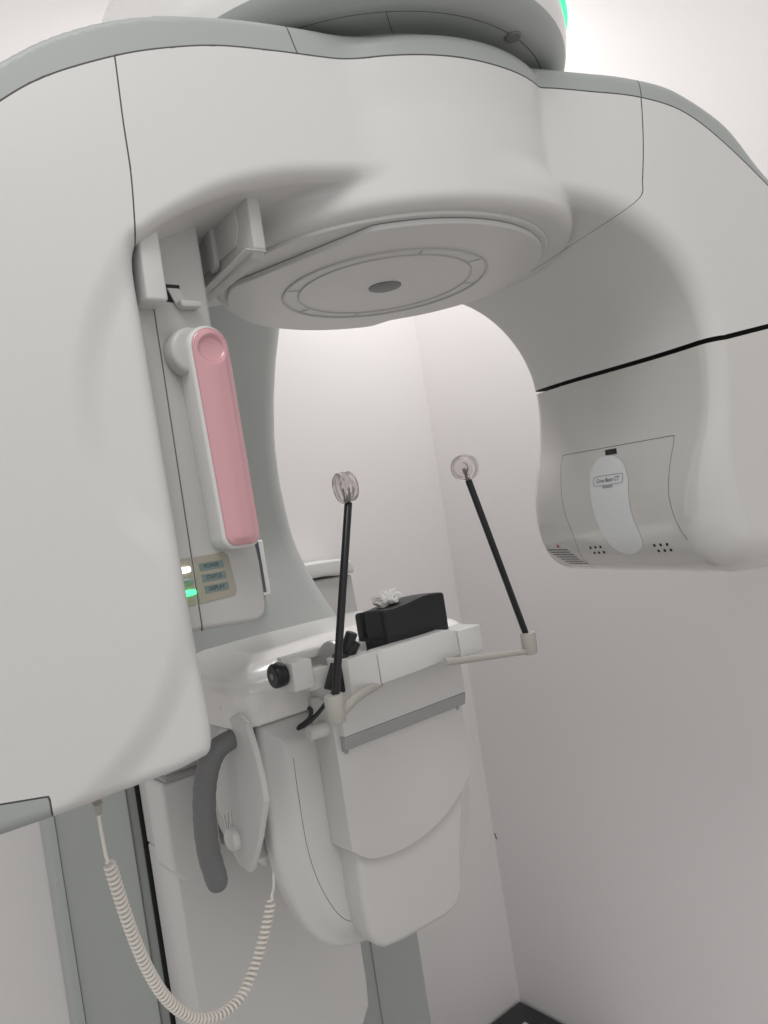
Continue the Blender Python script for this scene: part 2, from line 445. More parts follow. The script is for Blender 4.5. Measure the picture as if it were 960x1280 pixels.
t_, i_ = sel(m_ & isband); tm_obj('outer_band', t_, Wa, [gg, seam], src_o, i_)
t_, i_ = sel(isstk); tm_obj('sticker', t_, Wa, stickm, src_o, None, 'pale leaf-shaped sticker', off=.0004)
# dark core seen in the gap
def core_f(P): return np.maximum(np.maximum(arm_f(P)+.016, np.abs(P[:, 2]-.152)-.03), np.maximum(.2-P[:, 0], -.14-P[:, 1]))
V, Q, N = surfnet(core_f, (.18, -.25, .10), (.70, .25, .20), .006)
tm_obj('gap_core', TM(V, Q, N), Wa, dark, src_o)

# raycast helper onto the arm (arm frame coordinates)
bv = BVHTree.FromPolygons([tuple(p) for p in arm.V], [tuple(map(int, t)) for t in arm.T])
def onsrc(o, z, off=.0006):
    h = bv.ray_cast(Vector((.1, o, z)), Vector((1, 0, 0)), .5)
    return (h[0].x-off, o, z) if h[0] is not None else (.3, o, z)
# writing
def text_mesh(txt, size, font_scale=1.0, align='CENTER'):
    cu = bpy.data.curves.new('t', 'FONT'); cu.body = txt; cu.size = size; cu.align_x = align; cu.align_y = 'CENTER'; cu.resolution_u = 3
    o = bpy.data.objects.new('t', cu); C.objects.link(o)
    dg = bpy.context.evaluated_depsgraph_get(); me = bpy.data.meshes.new_from_object(o.evaluated_get(dg))
    bpy.data.objects.remove(o); bpy.data.curves.remove(cu); return me
def src_text(name, txt, size, o0, z0, m, tilt=0.0, sx=1.0, shear=0):
    me = text_mesh(txt, size)
    bm = bmesh.new(); bm.from_mesh(me); bpy.data.meshes.remove(me)
    for v in bm.verts:
        x, y = v.co.x*sx+shear*v.co.y, v.co.y
        o = o0 + x*math.cos(tilt)-y*math.sin(tilt); z = z0 + x*math.sin(tilt)+y*math.cos(tilt)
        v.co = Wa([onsrc(o, z, .0012)])[0]
    return bm_obj(name, bm, m, src_o, smooth=False)
src_text('lettering', 'Cone Beam CT', .0083, .004, -.0035, ink, sx=.98)
src_text('lettering', 'rayscan', .0068, .004, -.0125, ink, sx=1.15, shear=.2)
bm = bmesh.new()
fr_pts = []
for k in range(40):
    a = 2*math.pi*k/40; x = .0335*np.sign(math.cos(a))*abs(math.cos(a))**.22; y = .0068*np.sign(math.sin(a))*abs(math.sin(a))**.35
    fr_pts.append(Wa([onsrc(.004+x, -.0035+y, .0010)])[0])
bm_obj('lettering_frame', tube(fr_pts+[fr_pts[0]], .00022, 6, bm, False), ink, src_o)
for (o, z) in [(-.063, -.1015), (-.0505, -.101), (-.038, -.1005), (-.060, -.110), (-.0485, -.1095), (-.036, -.109), (.079, -.100), (.0915, -.0995), (.104, -.099), (.082, -.108), (.094, -.1075), (.106, -.107)]:
    p = onsrc(o, z, .0003); p2 = (p[0]-.0006, o, z)
    cyl(Wa([(p[0]+.002, o, z)])[0], Wa([p2])[0], .0021, bev=.0002, n=14, bm=(bm := bmesh.new()))
    bm_obj('vent_hole', bm, dark, src_o)
bm = bmesh.new()
q = [Wa([onsrc(o, z, .0008)])[0] for o, z in [(-.009, .0400), (.016, .0395), (.019, .0315), (-.006, .032)]]
q2 = [Wa([(onsrc(o, z, .0008)[0]+.004, o, z)])[0] for o, z in [(-.009, .0400), (.016, .0395), (.019, .0315), (-.006, .032)]]
a_ = [bm.verts.new(p) for p in q]; b_ = [bm.verts.new(p) for p in q2]; bm.faces.new(a_); bm.faces.new(b_[::-1])
for i in range(4): bm.faces.new((a_[i], b_[i], b_[(i+1) % 4], a_[(i+1) % 4]))
bm_obj('latch_slot', bm, dark, src_o, smooth=False)
bm = bmesh.new()                             # small print of the warning sticker: rows of dashes
for r in range(7):
    x = -.183+r*.0055
    while x < -.128+r*.0045:
        w = rng.uniform(.003, .009); z = -.1035-r*.0042
        P4 = [Wa([onsrc(o, zz, .0007)])[0] for o, zz in [(x, z), (x+w, z), (x+w, z-.0014), (x, z-.0014)]]
        bm.faces.new([bm.verts.new(p) for p in P4]); x += w+.0012
bm_obj('warning_print', bm, ink, src_o, smooth=False, label='rows of tiny dark warning print')
bm = bmesh.new(); P3 = [Wa([onsrc(o, z, .0008)])[0] for o, z in [(-.150, -.100), (-.143, -.100), (-.1465, -.0945)]]
bm.faces.new([bm.verts.new(p) for p in P3]); bm_obj('warning_mark', bm, redk, src_o, smooth=False)

# ---- raised rear spine on top of the arm
sp_prof = [tuple(p) for p in spline([(-.60, .0), (-.585, .22), (-.535, .34), (-.47, .425), (-.415, .47), (-.36, .495), (-.30, .507), (-.22, .512), (-.12, .50), (-.12, .40), (-.3, .42), (-.45, .3), (-.55, .1), (-.57, .0)], 4, True)]
SPG = Grid2(sp_prof, (-.68, -.1), (.0, .6), .003)
def spine_f(P):
    d2 = SPG(P[:, 0], P[:, 2]); d1 = np.abs(P[:, 1]-.03)-.07; r = .02
    a, b = d2+r, d1+r
    return np.minimum(np.maximum(a, b), 0)+np.sqrt(np.maximum(a, 0)**2+np.maximum(b, 0)**2)-r
V, Q, N = surfnet(spine_f, (-.64, -.08, -.06), (-.08, .14, .56), .006)
tm_obj('top_spine', TM(V, Q, N), Wa, ggs, arm_o)

# ---- hub plates under the drum
def hubplate(R, z0, z1, cuts=(), n=160, bev=.0015):
    pts = []
    for k in range(n):
        a = 2*math.pi*k/n; r = R
        for ca, cd in cuts:
            q = math.cos(a-ca)
            if q > 1e-3: r = min(r, cd/q)
        pts.append((r*math.cos(a), r*math.sin(a)))
    return prism(pts, z0, z1, 'lf', bev, 2, Wm)
bm_obj('hub_ring', hubplate(.211, .2965, .3015), white, arm_o, 20)
bm_obj('hub_plate', hubplate(.203, .2895, .2960, [(math.radians(-17.6), .157), (math.radians(180-17.6), .176)], bev=.0015), white, arm_o, 20)
def ringbm(R0, R1, z0, z1):
    b = .0008
    return lathe([(R0, z1), (R0, z0+b), (R0+b, z0), (R1-b, z0), (R1, z0+b), (R1, z1)], (AX[0], AX[1], ZC), (0, 0, 1), 120, closed=True)
bm_obj('track_ring', ringbm(.131, .1345, .2875, .2900), lgrey, arm_o, 30)
bm_obj('track_ring', ringbm(.112, .1145, .2880, .2900), lgrey, arm_o, 30)
for a in (200, 290, 20, 110, 155, 335):
    a = math.radians(a); d = np.array([math.cos(a), math.sin(a)])
    p = AX+d*.1155; q = AX+d*.1300
    bm_obj('track_rib', tube([(p[0], p[1], ZC+.2892), (q[0], q[1], ZC+.2892)], .0011, 6), lgrey, arm_o)
bm_obj('centre_cap', lathe([(.0, .2905), (.0215, .2905), (.0215, .2885), (.0205, .2880), (.0, .2880)], (AX[0], AX[1], ZC), (0, 0, 1), 60), greyd, arm_o)

# ---- neck and lamp head of the carriage above the arm
def head_f(P):
    l, f, z = P[:, 0], P[:, 1], P[:, 2]
    fy = f - np.clip(f, -.20, 0.0)
    R = np.hypot(l, fy)
    taper = .045*np.clip((z-.56)/.16, 0, 2)**1.6 + .008*sstep(.54, .495, z)
    a = R-(.270-taper); b = np.maximum(z-.76, .493-z)
    r = .022
    a = a+r; b = b+r
    return (np.minimum(np.maximum(a, b), 0)+np.sqrt(np.maximum(a, 0)**2+np.maximum(b, 0)**2)-r)
V, Q, N = surfnet(head_f, (-.32, -.52, .46), (.32, .32, .80), .006)
hd = TM(V, Q, N)
gh = lambda V: np.hypot(V[:, 0], V[:, 1]-np.clip(V[:, 1], -.2, 0))-.235
groove(hd, gh, lambda V, N: (V[:, 2] < .52) & (N[:, 2] < -.5), .0006, .0012)
gh2 = lambda V: V[:, 0]-(.30-1.2*(V[:, 1]-.0))*1.0+.18
gz2 = lambda V: V[:, 2]-.545
groove(hd, gh2, lambda V, N: (N[:, 2] < -.5) & (gh(V) < 0) & (V[:, 1] > .1), .0006, .0012)
hd.cut(hd.V[:, 2]-.5160)
c = hd.cen(); gm_ = groove_mat(hd); up_ = c[:, 2] > .5160
head_o = tm_obj('carriage_head', hd.sub(up_), Wm, [topw, seam], root, gm_[up_], 'white rounded carriage head above the arm')
tm_obj('underside_cover', hd.sub(~up_), Wm, [gg, seam], head_o, gm_[~up_])
bm_obj('neck', lathe([(.0, .455), (.2, .455), (.2, .53), (.0, .53)], (AX[0], AX[1], ZC), (0, 0, 1), 90), gg, head_o)
led = []
for k in range(60):
    a = math.radians(-60+k*2.2); z = .560
    led.append(Wm([(.2700*math.cos(a), .2700*math.sin(a), z)])[0])
bm_obj('status_light', tube(led, .0045, 10), ledr, head_o, label='green glowing light strip')
bm_obj('screw_cover', cyl(Wm([(.035, .232, .4945)])[0], Wm([(.035, .232, .4905)])[0], .009, bev=.001), greyd, head_o)

# ---- sensor unit on the detector arm: upright box, plane F = .06
FB = .06
def vprofile(l, z0=-.5, z1=.5): return None
boxp = [(-.385, .36), (-.289, .36), (-.289, .20), (-.287, .12), (-.281, .02), (-.2765, -.03), (-.2765, -.075), (-.279, -.083), (-.288, -.089), (-.385, -.083)]
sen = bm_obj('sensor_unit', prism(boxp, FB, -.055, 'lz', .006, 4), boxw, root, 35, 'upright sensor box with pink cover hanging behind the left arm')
# long panel gap down the box
bm_obj('panel_seam', prism([(-.3490, .33), (-.3482, .33), (-.3495, -.0855), (-.3505, -.0855)], FB+.0006, FB-.002, 'lz', 0), seam, sen, smooth=False)
# hook latch: a slot and a pale tab
lt = prism([(-.339, .250), (-.319, .250), (-.3215, .2315), (-.339, .2335)], FB+.0007, FB-.003, 'lz', .0002)
lt = bm_obj('latch', lt, dark, sen)
bm = prism([(-.334, .2455), (-.321, .2455), (-.3145, .231), (-.326, .227)], FB+.001, FB+.004, 'lz', .001, 2)
prism([(-.327, .2315), (-.3045, .2315), (-.3050, .2255), (-.325, .2250)], FB+.001, FB+.013, 'lz', .0015, 2, bm=bm)
bm_obj('latch_tab', bm, lgrey, lt)
# pod boss
bp_ = [(-.3245+.0225*math.cos(a), .1800+.0235*math.sin(a)) for a in np.linspace(math.pi/2, 1.5*math.pi, 24)]+[(-.306, .157), (-.296, .191), (-.309, .2025)]
bm = prism(bp_, FB, FB+.021, 'lz', .005, 5)
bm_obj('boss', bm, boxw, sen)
# pink pod, slightly leaning
def capsule_poly(w_top, w_bot, ztop, zbot, ltop, lbot, rb, n=10):
    pts = []
    for k in range(2*n+1):
        a = math.pi*k/(2*n); pts.append((ltop+w_top*math.cos(a), ztop-w_top+w_top*math.sin(a)))
    for k in range(n+1):
        a = math.pi+math.pi/2*k/n; pts.append((lbot-w_bot+rb+rb*math.cos(a), zbot+rb+rb*math.sin(a)))
    for k in range(n+1):
        a = 1.5*math.pi+math.pi/2*k/n; pts.append((lbot+w_bot-rb+rb*math.cos(a), zbot+rb+rb*math.sin(a)))
    return pts
FP = FB+.028
pod = prism(capsule_poly(.0215, .0205, .2030, -.0135, -.3115, -.3075, .013), FB-.002, FP, 'lz', .0035, 4, bev_ang=40)
pod = bm_obj('sensor_pod', pod, white, sen, 40)
inner = capsule_poly(.0187, .0178, .2000, -.0105, -.3113, -.3073, .011)
# pink insert with a round finger dimple, built as a height field
ig = Grid2(inner, (-.36, -.04), (-.26, .24), .0008)
def pk(P):
    l, f, z = P[:, 0], P[:, 1], P[:, 2]
    d2 = ig(l, z); ax_ = -.3113
    bow = .0035*(1-((l+.3095)/.018)**2)
    R = np.hypot(l-ax_, z-.1790)
    dim = -.0052*sstep(.0146, .0118, R)*np.clip(1-(R/.0185)**2, 0, 1)
    h = FP+.0026+bow*sstep(0, -.008, d2)+dim
    a, b = d2+.0012, np.maximum(f-h, (FP-.006)-f)+.0012
    return np.minimum(np.maximum(a, b), 0)+np.sqrt(np.maximum(a, 0)**2+np.maximum(b, 0)**2)-.0012
V, Q, N = surfnet(pk, (-.336, FP-.010, -.018), (-.284, FP+.010, .216), .0014)
tm_obj('pink_cover', TM(V, Q, N), Wm, pink, sen, None, 'long glossy pink cover with a round finger dimple')
# status panel on the box
sp = prism([(-.3478, -.0150), (-.3160, -.0150), (-.3120, -.0185), (-.3080, -.0540), (-.3115, -.0585), (-.3488, -.0600)], FB+.0008, FB-.002, 'lz', .0002, 1)
sp = bm_obj('status_panel', sp, tan, sen, 30, 'tan status film with lamps and words')
bm_obj('status_panel', prism([(-.3512, -.0150), (-.372, -.0150), (-.374, -.0610), (-.3522, -.0600)], FB+.0008, FB-.002, 'lz', .0002, 1), tan, sen)
for i, (txt, zc) in enumerate((('POWER', -.0255), ('STATUS', -.0365), ('DISPLAY', -.0475))):
    dx = .0010*i
    bm_obj('word_field', prism([(-.3440+dx, zc+.0037), (-.3185+dx, zc+.0037), (-.3182+dx, zc-.0037), (-.3437+dx, zc-.0037)], FB+.0012, FB, 'lz', .0002, 1), tealf, sen)
    me = text_mesh(txt, .0058); bm = bmesh.new(); bm.from_mesh(me); bpy.data.meshes.remove(me)
    for v in bm.verts: v.co = Wm([(-.3312+dx+v.co.x*.80, FB+.0014, zc+v.co.y)])[0]
    bm_obj('lettering', bm, ink, sen, smooth=False)
    m = (ledw, ledo, ledg)[i]
    P = [Wm([(-.3725+dx+q, FB+.0014, zc)])[0] for q in (.0, .003, .0125, .0185)]
    bm_obj('indicator_lamp', tube(P, [.0027, .0030, .0030, .0024], 14), m, sen, label=('lit white lamp', 'unlit green lamp', 'lit green lamp')[i])
# side guards (fin and tab) hanging from the underside of the arm
fin = bmesh.new()
prism([(.107, .40), (.107, .2765), (.098, .268), (-.05, .262), (-.10, .262), (-.10, .40)], -.2565, -.2425, 'fz', .002, 3, bm=fin)
prism([(.085, .40), (.085, .302), (.075, .288), (-.05, .281), (-.05, .40)], -.2595, -.2560, 'fz', .0015, 2, bm=fin)
prism([(.040, .40), (.040, .281), (.034, .276), (.028, .276), (.024, .281), (.024, .40)], -.2650, -.2580, 'fz', .002, 3, bm=fin)
prism([(.107, .275), (.1075, .2735), (-.08, .2585), (-.10, .262)], -.266, -.2430, 'fz', .001, 2, bm=fin)
bm_obj('guard_fin', fin, lgrey, arm_o)
bm_obj('guard_tab', prism([(.088, .33), (.088, .2245), (.03, .2245), (.03, .33)], -.3660, -.3455, 'fz', .003, 3), white, arm_o)

# ---- column
def loft(levels, parent, name, m, label=None, rb=.03):
    """levels: (z, l0, l1, f_front, f_back)"""
    bm = bmesh.new(); rings = []
    for z, l0, l1, f1, f0 in levels:
        pts = []
        for (cx, cy, a0) in ((l1-rb, f1-rb, 0), (l0+rb, f1-rb, 90), (l0, f0, 180), (l1, f0, 270)):
            if a0 < 180:
                for k in range(7):
                    a = math.radians(a0+90*k/6); pts.append((cx+rb*math.cos(a), cy+rb*math.sin(a), z))
            else: pts.append((cx, cy, z))
        rings.append([bm.verts.new(p) for p in Wm(pts)])
    n = len(rings[0])
    for a, b in zip(rings, rings[1:]):
        for k in range(n): bm.faces.new((a[k], a[(k+1) % n], b[(k+1) % n], b[k]))
    bm.faces.new(rings[0]); bm.faces.new(rings[-1][::-1])
    return bm_obj(name, bm, m, parent, 40, label)
zz = np.linspace(-.24, .62, 36)
lv = []
for z in zz:
    w = np.interp(z, [-.24, -.213, -.13, -.051, .02, .09, .165, .243, .32, .391, .62], [.202, .186, .166, .154, .146, .141, .144, .156, .174, .196, .270])
    ff = -.50+.09*sstep(.0, -.30, z)
    lv.append((z, -w-.05, w+.01*sstep(0, -.3, z)-.016, ff, WF+.004))
col = loft(lv, root, 'column_shell', shellm, 'waisted grey-green shell of the column behind the arm', .045)
lv = [(-ZC, -.273, .268, -.50, WF+.004), (-.35, -.268, .262, -.50, WF+.004), (-.245, -.262, .25, -.50, WF+.004)]
column = bm_obj('column', prism([(-.262, -.503), (-.27, -.515), (-.315, -.79), (-.315, WF+.003), (.285, WF+.003), (.272, -.515), (.266, -.503)], -ZC, -.245, 'lf', .004, 3), gg, root, 30, 'grey-green column with dark channel gaps')
bm_obj('edge_trim', prism([(-.3120, -.765), (-.324, -.772), (-.330, -.785), (-.330, WF+.002), (-.3120, WF+.002)], -ZC, -.245, 'lf', .001, 2), ggs, column)
bm_obj('channel', box(-.2490, .075, -.502, -.4985, -ZC+.01, -.25, 0), dark, column, smooth=False)
bm_obj('channel_lip', box(.150, .1508, -.5034, -.4998, -ZC+.01, -.25, .001), ggs, column)
bm = box(-.2640, -.2632, -.5036, -.5, -ZC+.01, -.25, 0)
bm_obj('panel_seam', bm, seam, column, smooth=False)
# little dark glass slot with a white frame on the column shell
slot = bm_obj('slot_frame', prism([(-.004, -.015), (.0235, -.015), (.024, -.113), (-.003, -.113)], -.480, -.452, 'lz', .003), topw, col)
bm_obj('dark_slot', prism([(-.002, -.018), (.0135, -.018), (.0150, -.108), (-.001, -.108)], -.47, -.4510, 'lz', .001), glassd, col)

# ---- carriage body in the lower part
bm = prism([(-.273, -.4625), (-.273, -ZC+.02), (.052, -ZC+.02), (.052, -.79), (.050, -.77), (.040, -.745), (.052, -.70), (.055, -.62), (.055, -.4625)], -.490, -.385, 'lz', .006, 4)
lowb = bm_obj('carriage_body', prism([(-.246, -.4635), (-.246, -.83), (-.236, -.865), (.035, -.865), (.052, -.84), (.055, -.80), (.055, -.4635)], -.490, -.385, 'lz', .004, 4), white, root, 35, 'tall white lower carriage cover')
bm.free()
bm_obj('lower_cover', prism([(-.236, -.866), (-.236, -ZC+.01), (.03, -ZC+.01), (.03, -.866)], -.49, -.40, 'lz', .004), white, lowb)
bm_obj('upper_cover', prism([(-.246, -.4620), (-.246, -.22), (.055, -.22), (.055, -.4620)], -.490, -.384, 'lz', .003, 4), white, lowb)
# bracket box at the left, behind the handle, with a rounded lower edge
bm = prism([(-.268, -.335), (-.268, -.462), (-.252, -.482), (-.230, -.486), (-.19, -.478), (-.19, -.335)], -.40, -.335, 'lz', .006, 4)
brk = bm_obj('bracket_box', bm, white, lowb)
bm_obj('ledge', box(-.262, -.17, -.385, -.330, -.334, -.328, .0015), alud, lowb)
bm_obj('bracket_core', box(-.256, -.17, -.39, -.345, -.33, -.22, .004), white, lowb)

# ---- console: top cover
def top_f(P):
    l, f, z = P[:, 0], P[:, 1], P[:, 2]
    lc = (l-.0)/.21; 
    zt = 0
    hl = .222-.012*sstep(-.20, -.245, z)*0
    a = np.abs(l+.008)-hl; b = np.abs(f+.292)-.150
    r1 = .045; d2 = np.sqrt(np.maximum(a+r1, 0)**2+np.maximum(b+r1, 0)**2)+np.minimum(np.maximum(a+r1, b+r1), 0)-r1
    # draft: sides lean in towards the top
    d2 = d2+.16*np.clip(z+.245, 0, 1)
    dz = (z+.165+.004*(l/.2)**2+.020*smax(smin((d2+.062)/.045, 1.0+0*d2, .25), 0*d2, .12)+.008*sstep(-.2, -.14, f))*.92; r = .013
    x, y = d2+r, dz+r
    up = np.minimum(np.maximum(x, y), 0)+np.sqrt(np.maximum(x, 0)**2+np.maximum(y, 0)**2)-r
    return np.maximum(up, -.2475-z)
V, Q, N = surfnet(top_f, (-.27, -.47, -.27), (.27, -.11, -.12), .004)
con = tm_obj('console_cover', TM(V, Q, N), Wm, topw, root, None, 'bright glossy white rounded console cover')
bm_obj('cover_seam', box(-.215, .20, -.42, -.153, -.2495, -.246, .0005), seam, con)
bm_obj('status_dot', cyl(Wm([(-.206, -.205, -.222)])[0], Wm([(-.2255, -.1905, -.222)])[0], .0022, bev=.0003, n=12), dark, con)
# shield body
sh = [(-.198, -.2485), (-.2005, -.33), (-.2, -.41), (-.193, -.463), (-.180, -.505), (-.163, -.540), (-.140, -.566), (-.11, -.580), (-.06, -.590), (.02, -.592), (.07, -.588), (.10, -.575), (.122, -.548), (.142, -.505), (.155, -.455), (.162, -.40), (.165, -.33), (.166, -.2485)]
sh = [(-.198, -.2485)]+[tuple(p) for p in spline(sh[1:-1], 3)]+[(.166, -.2485)]
SHG = Grid2(sh, (-.26, -.66), (.24, -.2), .002)
def shield_f(P):
    l, f, z = P[:, 0], P[:, 1], P[:, 2]
    d2 = SHG(l, z); front = -.138-.014*sstep(-.036, -.004, d2)
    b = np.maximum(f-front, -.185-f); r = .009
    x, y = d2+r, b+r
    up = np.minimum(np.maximum(x, y), 0)+np.sqrt(np.maximum(x, 0)**2+np.maximum(y, 0)**2)-r
    return np.maximum(up, z+.2500)
V, Q, N = surfnet(shield_f, (-.22, -.28, -.61), (.185, -.13, -.235), .004)
shd = TM(V, Q, N)
sg = lambda V: SHG(V[:, 0], V[:, 2])+.038
groove(shd, sg, lambda V, N: (N[:, 1] > .7) & (V[:, 2] < -.30), .0004, .0008)
shield = tm_obj('console_body', shd, Wm, [white, seam], root, groove_mat(shd), 'deep shield-shaped white console body')
bm_obj('console_neck', box(-.175, .14, -.40, -.24, -.47, -.2505, .01), white, shield)
# side flange with a leaf outline and a round button
def side_pts(px, l0=-.213):
    out = []
    for x, y in px:
        ur = ((x-480)/FPX)*CR+((640-y)/FPX)*SR; vr = -((x-480)/FPX)*SR+((640-y)/FPX)*CR
        px_, py_ = AX+l0*LL; o = (ur*py_-px_)/(FF[0]-ur*FF[1]); out.append((o, vr*(py_+o*FF[1])))
    return out
leaf = side_pts([(296, 893), (307, 905), (318, 940), (327, 978), (331, 1003), (324, 1050), (315, 1088), (311, 1092), (298, 1082), (287, 1058), (277, 1025), (268, 1000), (262, 970), (262, 930), (280, 900)], -.226)
flange = bm_obj('side_flange', prism(leaf, -.226, -.2175, 'fz', .003, 4), white, root, 30, 'leaf-shaped white side plate behind the grey handle')
bm_obj('flange_back', prism([(-.30, -.25), (-.17, -.255), (-.19, -.43), (-.235, -.44), (-.28, -.40)], -.2165, -.17, 'fz', .003), lgrey, flange)
q = side_pts([(292, 1048)], -.228)[0]
bl = Wm([(-.224, q[0], q[1])])[0]; be = Wm([(-.236, q[0], q[1])])[0]
bm_obj('round_button', cyl(bl, be, .0165, .0150, .003), topw, flange, 40)
bm = bmesh.new()
for i, (x0, y0, x1, y1) in enumerate([(276, 1022, 279, 1034), (279, 1018, 283, 1036), (284, 1016, 285, 1036), (288, 1014, 289, 1030)]):
    P = [Wm([(-.2268, *side_pts([(x, y)], -.227)[0])])[0] for x, y in ((x0, y0), (x1, y1))]
    tube(P, .0009, 6, bm)
bm_obj('embossed_marks', bm, topw, flange)
# handle
hp = [at(306, 922, 1.015), at(298, 922, 1.0), at(286, 926, .99), at(272, 936, .985), at(262, 954, .98), at(256, 985, .98), at(256, 1025, .98), at(261, 1065, .985), at(270, 1097, .99), at(271.5, 1103, .99)]
hp = spline(hp, 9); n = len(hp)
rad = []
for i, p in enumerate(hp):
    t = i/(n-1); r = .0125+.0022*sstep(.15, .45, t)-.001*sstep(.8, 1, t)
    if t > .4: r += .0003*math.cos((t-.4)*120)
    rad.append(r)
for k in range(7): 
    rad[-1-k] = rad[-1-k]*math.sqrt(max(.04, 1-((7-k)/7.)**2.2)) if False else rad[-1-k]
hd_dir = (hp[-1]-hp[-3]); hd_dir /= np.linalg.norm(hd_dir)
for k in range(1, 7):
    a = k/6*math.pi/2*.97; hp.append(hp[n-1]+hd_dir*.0125*math.sin(a)); rad.append(rad[n-1]*math.cos(a))
hnd = bm_obj('handle', tube(hp, rad, 24), handle_m, root, 60, 'curved dark grey rubber grip handle')
dd = hp[0]-hp[2]; dd /= np.linalg.norm(dd)
bm_obj('handle_socket', cyl(hp[0]-dd*.004, hp[0]+dd*.012, .0150, bev=.002), seam, hnd)

# ---- front cover below the chin rest
fc = [(-.124, -.23), (-.1245, -.427)]+[tuple(p) for p in spline([(-.124, -.4275), (-.110, -.440), (-.09, -.4505), (-.05, -.4565), (-.01, -.4545), (.03, -.4450), (.06, -.4310), (.086, -.4130), (.1025, -.398)], 4)]+[(.1035, -.23)]
front = bm_obj('front_cover', prism(fc, -.138, -.090, 'lz', .017, 6, bev_ang=50), platew, root, 40, 'cream white front cover with curved lower edge under the chin rest')
lc = [(-.112, -.40), (-.114, -.50), (-.112, -.540), (-.104, -.563), (-.090, -.574), (-.06, -.578), (.02, -.5815), (.045, -.5760), (.060, -.560), (.070, -.50), (.088, -.44), (.09, -.40)]
bm_obj('lower_front_cover', prism(lc, -.148, -.098, 'lz', .011, 5), platew, front, 40)

# ---- chin rest
block = prism([(-.079, -.205), (-.079, -.2788), (-.150, -.2788), (-.150, -.195), (-.085, -.195)], -.1165, .1045, 'fz', .001, 2)
chin = bm_obj('chin_rest_block', block, alu, root, 30, 'pale metal block carrying the chin rest')
bm_obj('lower_lip', prism([(-.0785, -.2790), (-.083, -.2965), (-.090, -.2995), (-.150, -.2995), (-.150, -.2790)], -.1167, .1047, 'fz', .0008, 2), alud, chin)  # shade of the down-facing lip is put into its darker grey
peg = bm_obj('peg', cyl(Wm([(-.1160, -.108, -.269)])[0], Wm([(-.152, -.108, -.267)])[0], .0098, .0092, .002), alu, chin)
bm_obj('peg_collar', cyl(Wm([(-.116, -.108, -.269)])[0], Wm([(-.1195, -.108, -.2688)])[0], .0115, bev=.0005), seam, chin)
for l in (-.110, .094):
    bm_obj('screw', cyl(Wm([(l, -.092, -.2985)])[0], Wm([(l, -.092, -.3035)])[0], .0038, bev=.0008), alud, chin)
# cross bar, its two end blocks
FC = -.022
bar = prism([(-.0865, -.176), (-.078, -.1725), (.040, -.1715), (.051, -.177), (.053, -.2085), (.02, -.2095), (-.03, -.2115), (-.0865, -.2125)], FC-.030, FC, 'lz', .0012, 2)
bar = bm_obj('cross_bar', bar, alu, root, 30, 'white metal cross bar of the chin rest')
bm_obj('end_block', box(-.134, -.0885, FC-.045, FC+.001, -.2135, -.1705, .0016), alu, bar)
bm_obj('end_block', box(.0545, .098, FC-.045, FC+.001, -.2135, -.1760, .0016), alu, bar)
bm_obj('bar_support', box(-.075, .045, -.14, -.05, -.205, -.190, .003), lgrey, bar)
# rear rail with its clamp
bm_obj('rear_rail', box(-.165, .06, -.125, -.100, -.192, -.171, .0015), alu, bar)
bm_obj('clamp_block', box(-.192, -.163, -.095, -.055, -.198, -.163, .0015), alu, bar)
bm_obj('clamp_link', box(-.164, -.132, -.085, -.066, -.205, -.180, .0015), alu, bar)
bm_obj('clamp_link', box(-.185, -.12, -.10, -.090, -.170, -.160, .001), alu, bar)
kn = Wm([(-.1925, -.075, -.176)])[0]; ke = Wm([(-.2090, -.075, -.176)])[0]
kb = cyl(kn, ke, .0150, bev=.003, n=36)
knob = bm_obj('clamp_knob', kb, blackg, bar)
bm_obj('knob_screw', cyl(Wm([(-.2085, -.075, -.176)])[0], Wm([(-.2100, -.075, -.176)])[0], .004, bev=.0005), greyd, knob)
# black cam lever and silver wheel
bm = cyl(at(425, 842, .965), at(432, 815, .965), .0125, .0110, .003)
cyl(at(430, 822, .965), at(440, 790, .965), .0080, .0075, .002, bm=bm)
tube([at(446, 803, .965), at(437, 817, .965), at(424, 826, .965)], [.0055, .0085, .0080], 12, bm)
bm_obj('cam_lever', bm, blackg, bar)
bm_obj('cam_wheel', cyl(at(418, 818, .985), at(411, 820, .975), .0190, .0180, .003), silver, bar)
bm_obj('cam_wedge', prism([(-.150, -.205), (-.128, -.165), (-.120, -.170), (-.134, -.212)], -.06, -.035, 'lz', .002), blackg, bar)
# black chin cup
def cup_f(P):
    l, f, z = P[:, 0], P[:, 1], P[:, 2]
    zt = -.1245+.0035*np.sin((l+.0)*46)+.10*(f+.085)*0-.006*np.clip((f+.05)/.07, -1, 0)**2
    a = np.abs(l-.012)-(.0575-.02*np.clip(-z-.16, 0, 1)); b = np.abs(f+.085)-(.036+.003*np.cos((l-.01)*40))
    r = .007; d2 = np.sqrt(np.maximum(a+r, 0)**2+np.maximum(b+r, 0)**2)+np.minimum(np.maximum(a+r, b+r), 0)-r
    d2 = d2+.0022*sstep(-.166, -.163, z)*sstep(-.168, -.1655, z)*0
    rr = .004; x, y = d2+rr, np.maximum(z-zt, -.190-z)+rr
    body = np.minimum(np.maximum(x, y), 0)+np.sqrt(np.maximum(x, 0)**2+np.maximum(y, 0)**2)-rr
    slot = np.maximum(np.maximum(np.abs(f+.098)-.004, np.abs(l+.047)-.006), -(z+.168))
    return smax(body, -slot, .002)
V, Q, N = surfnet(cup_f, (-.065, -.14, -.20), (.09, -.03, -.11), .0022)
cup = TM(V, Q, N)
groove(cup, lambda V: V[:, 2]+.1665, allm, .0005, .0012)
cupo = tm_obj('chin_cup', cup, Wm, [black, dark], root, groove_mat(cup), 'black rubber chin cup on the cross bar')
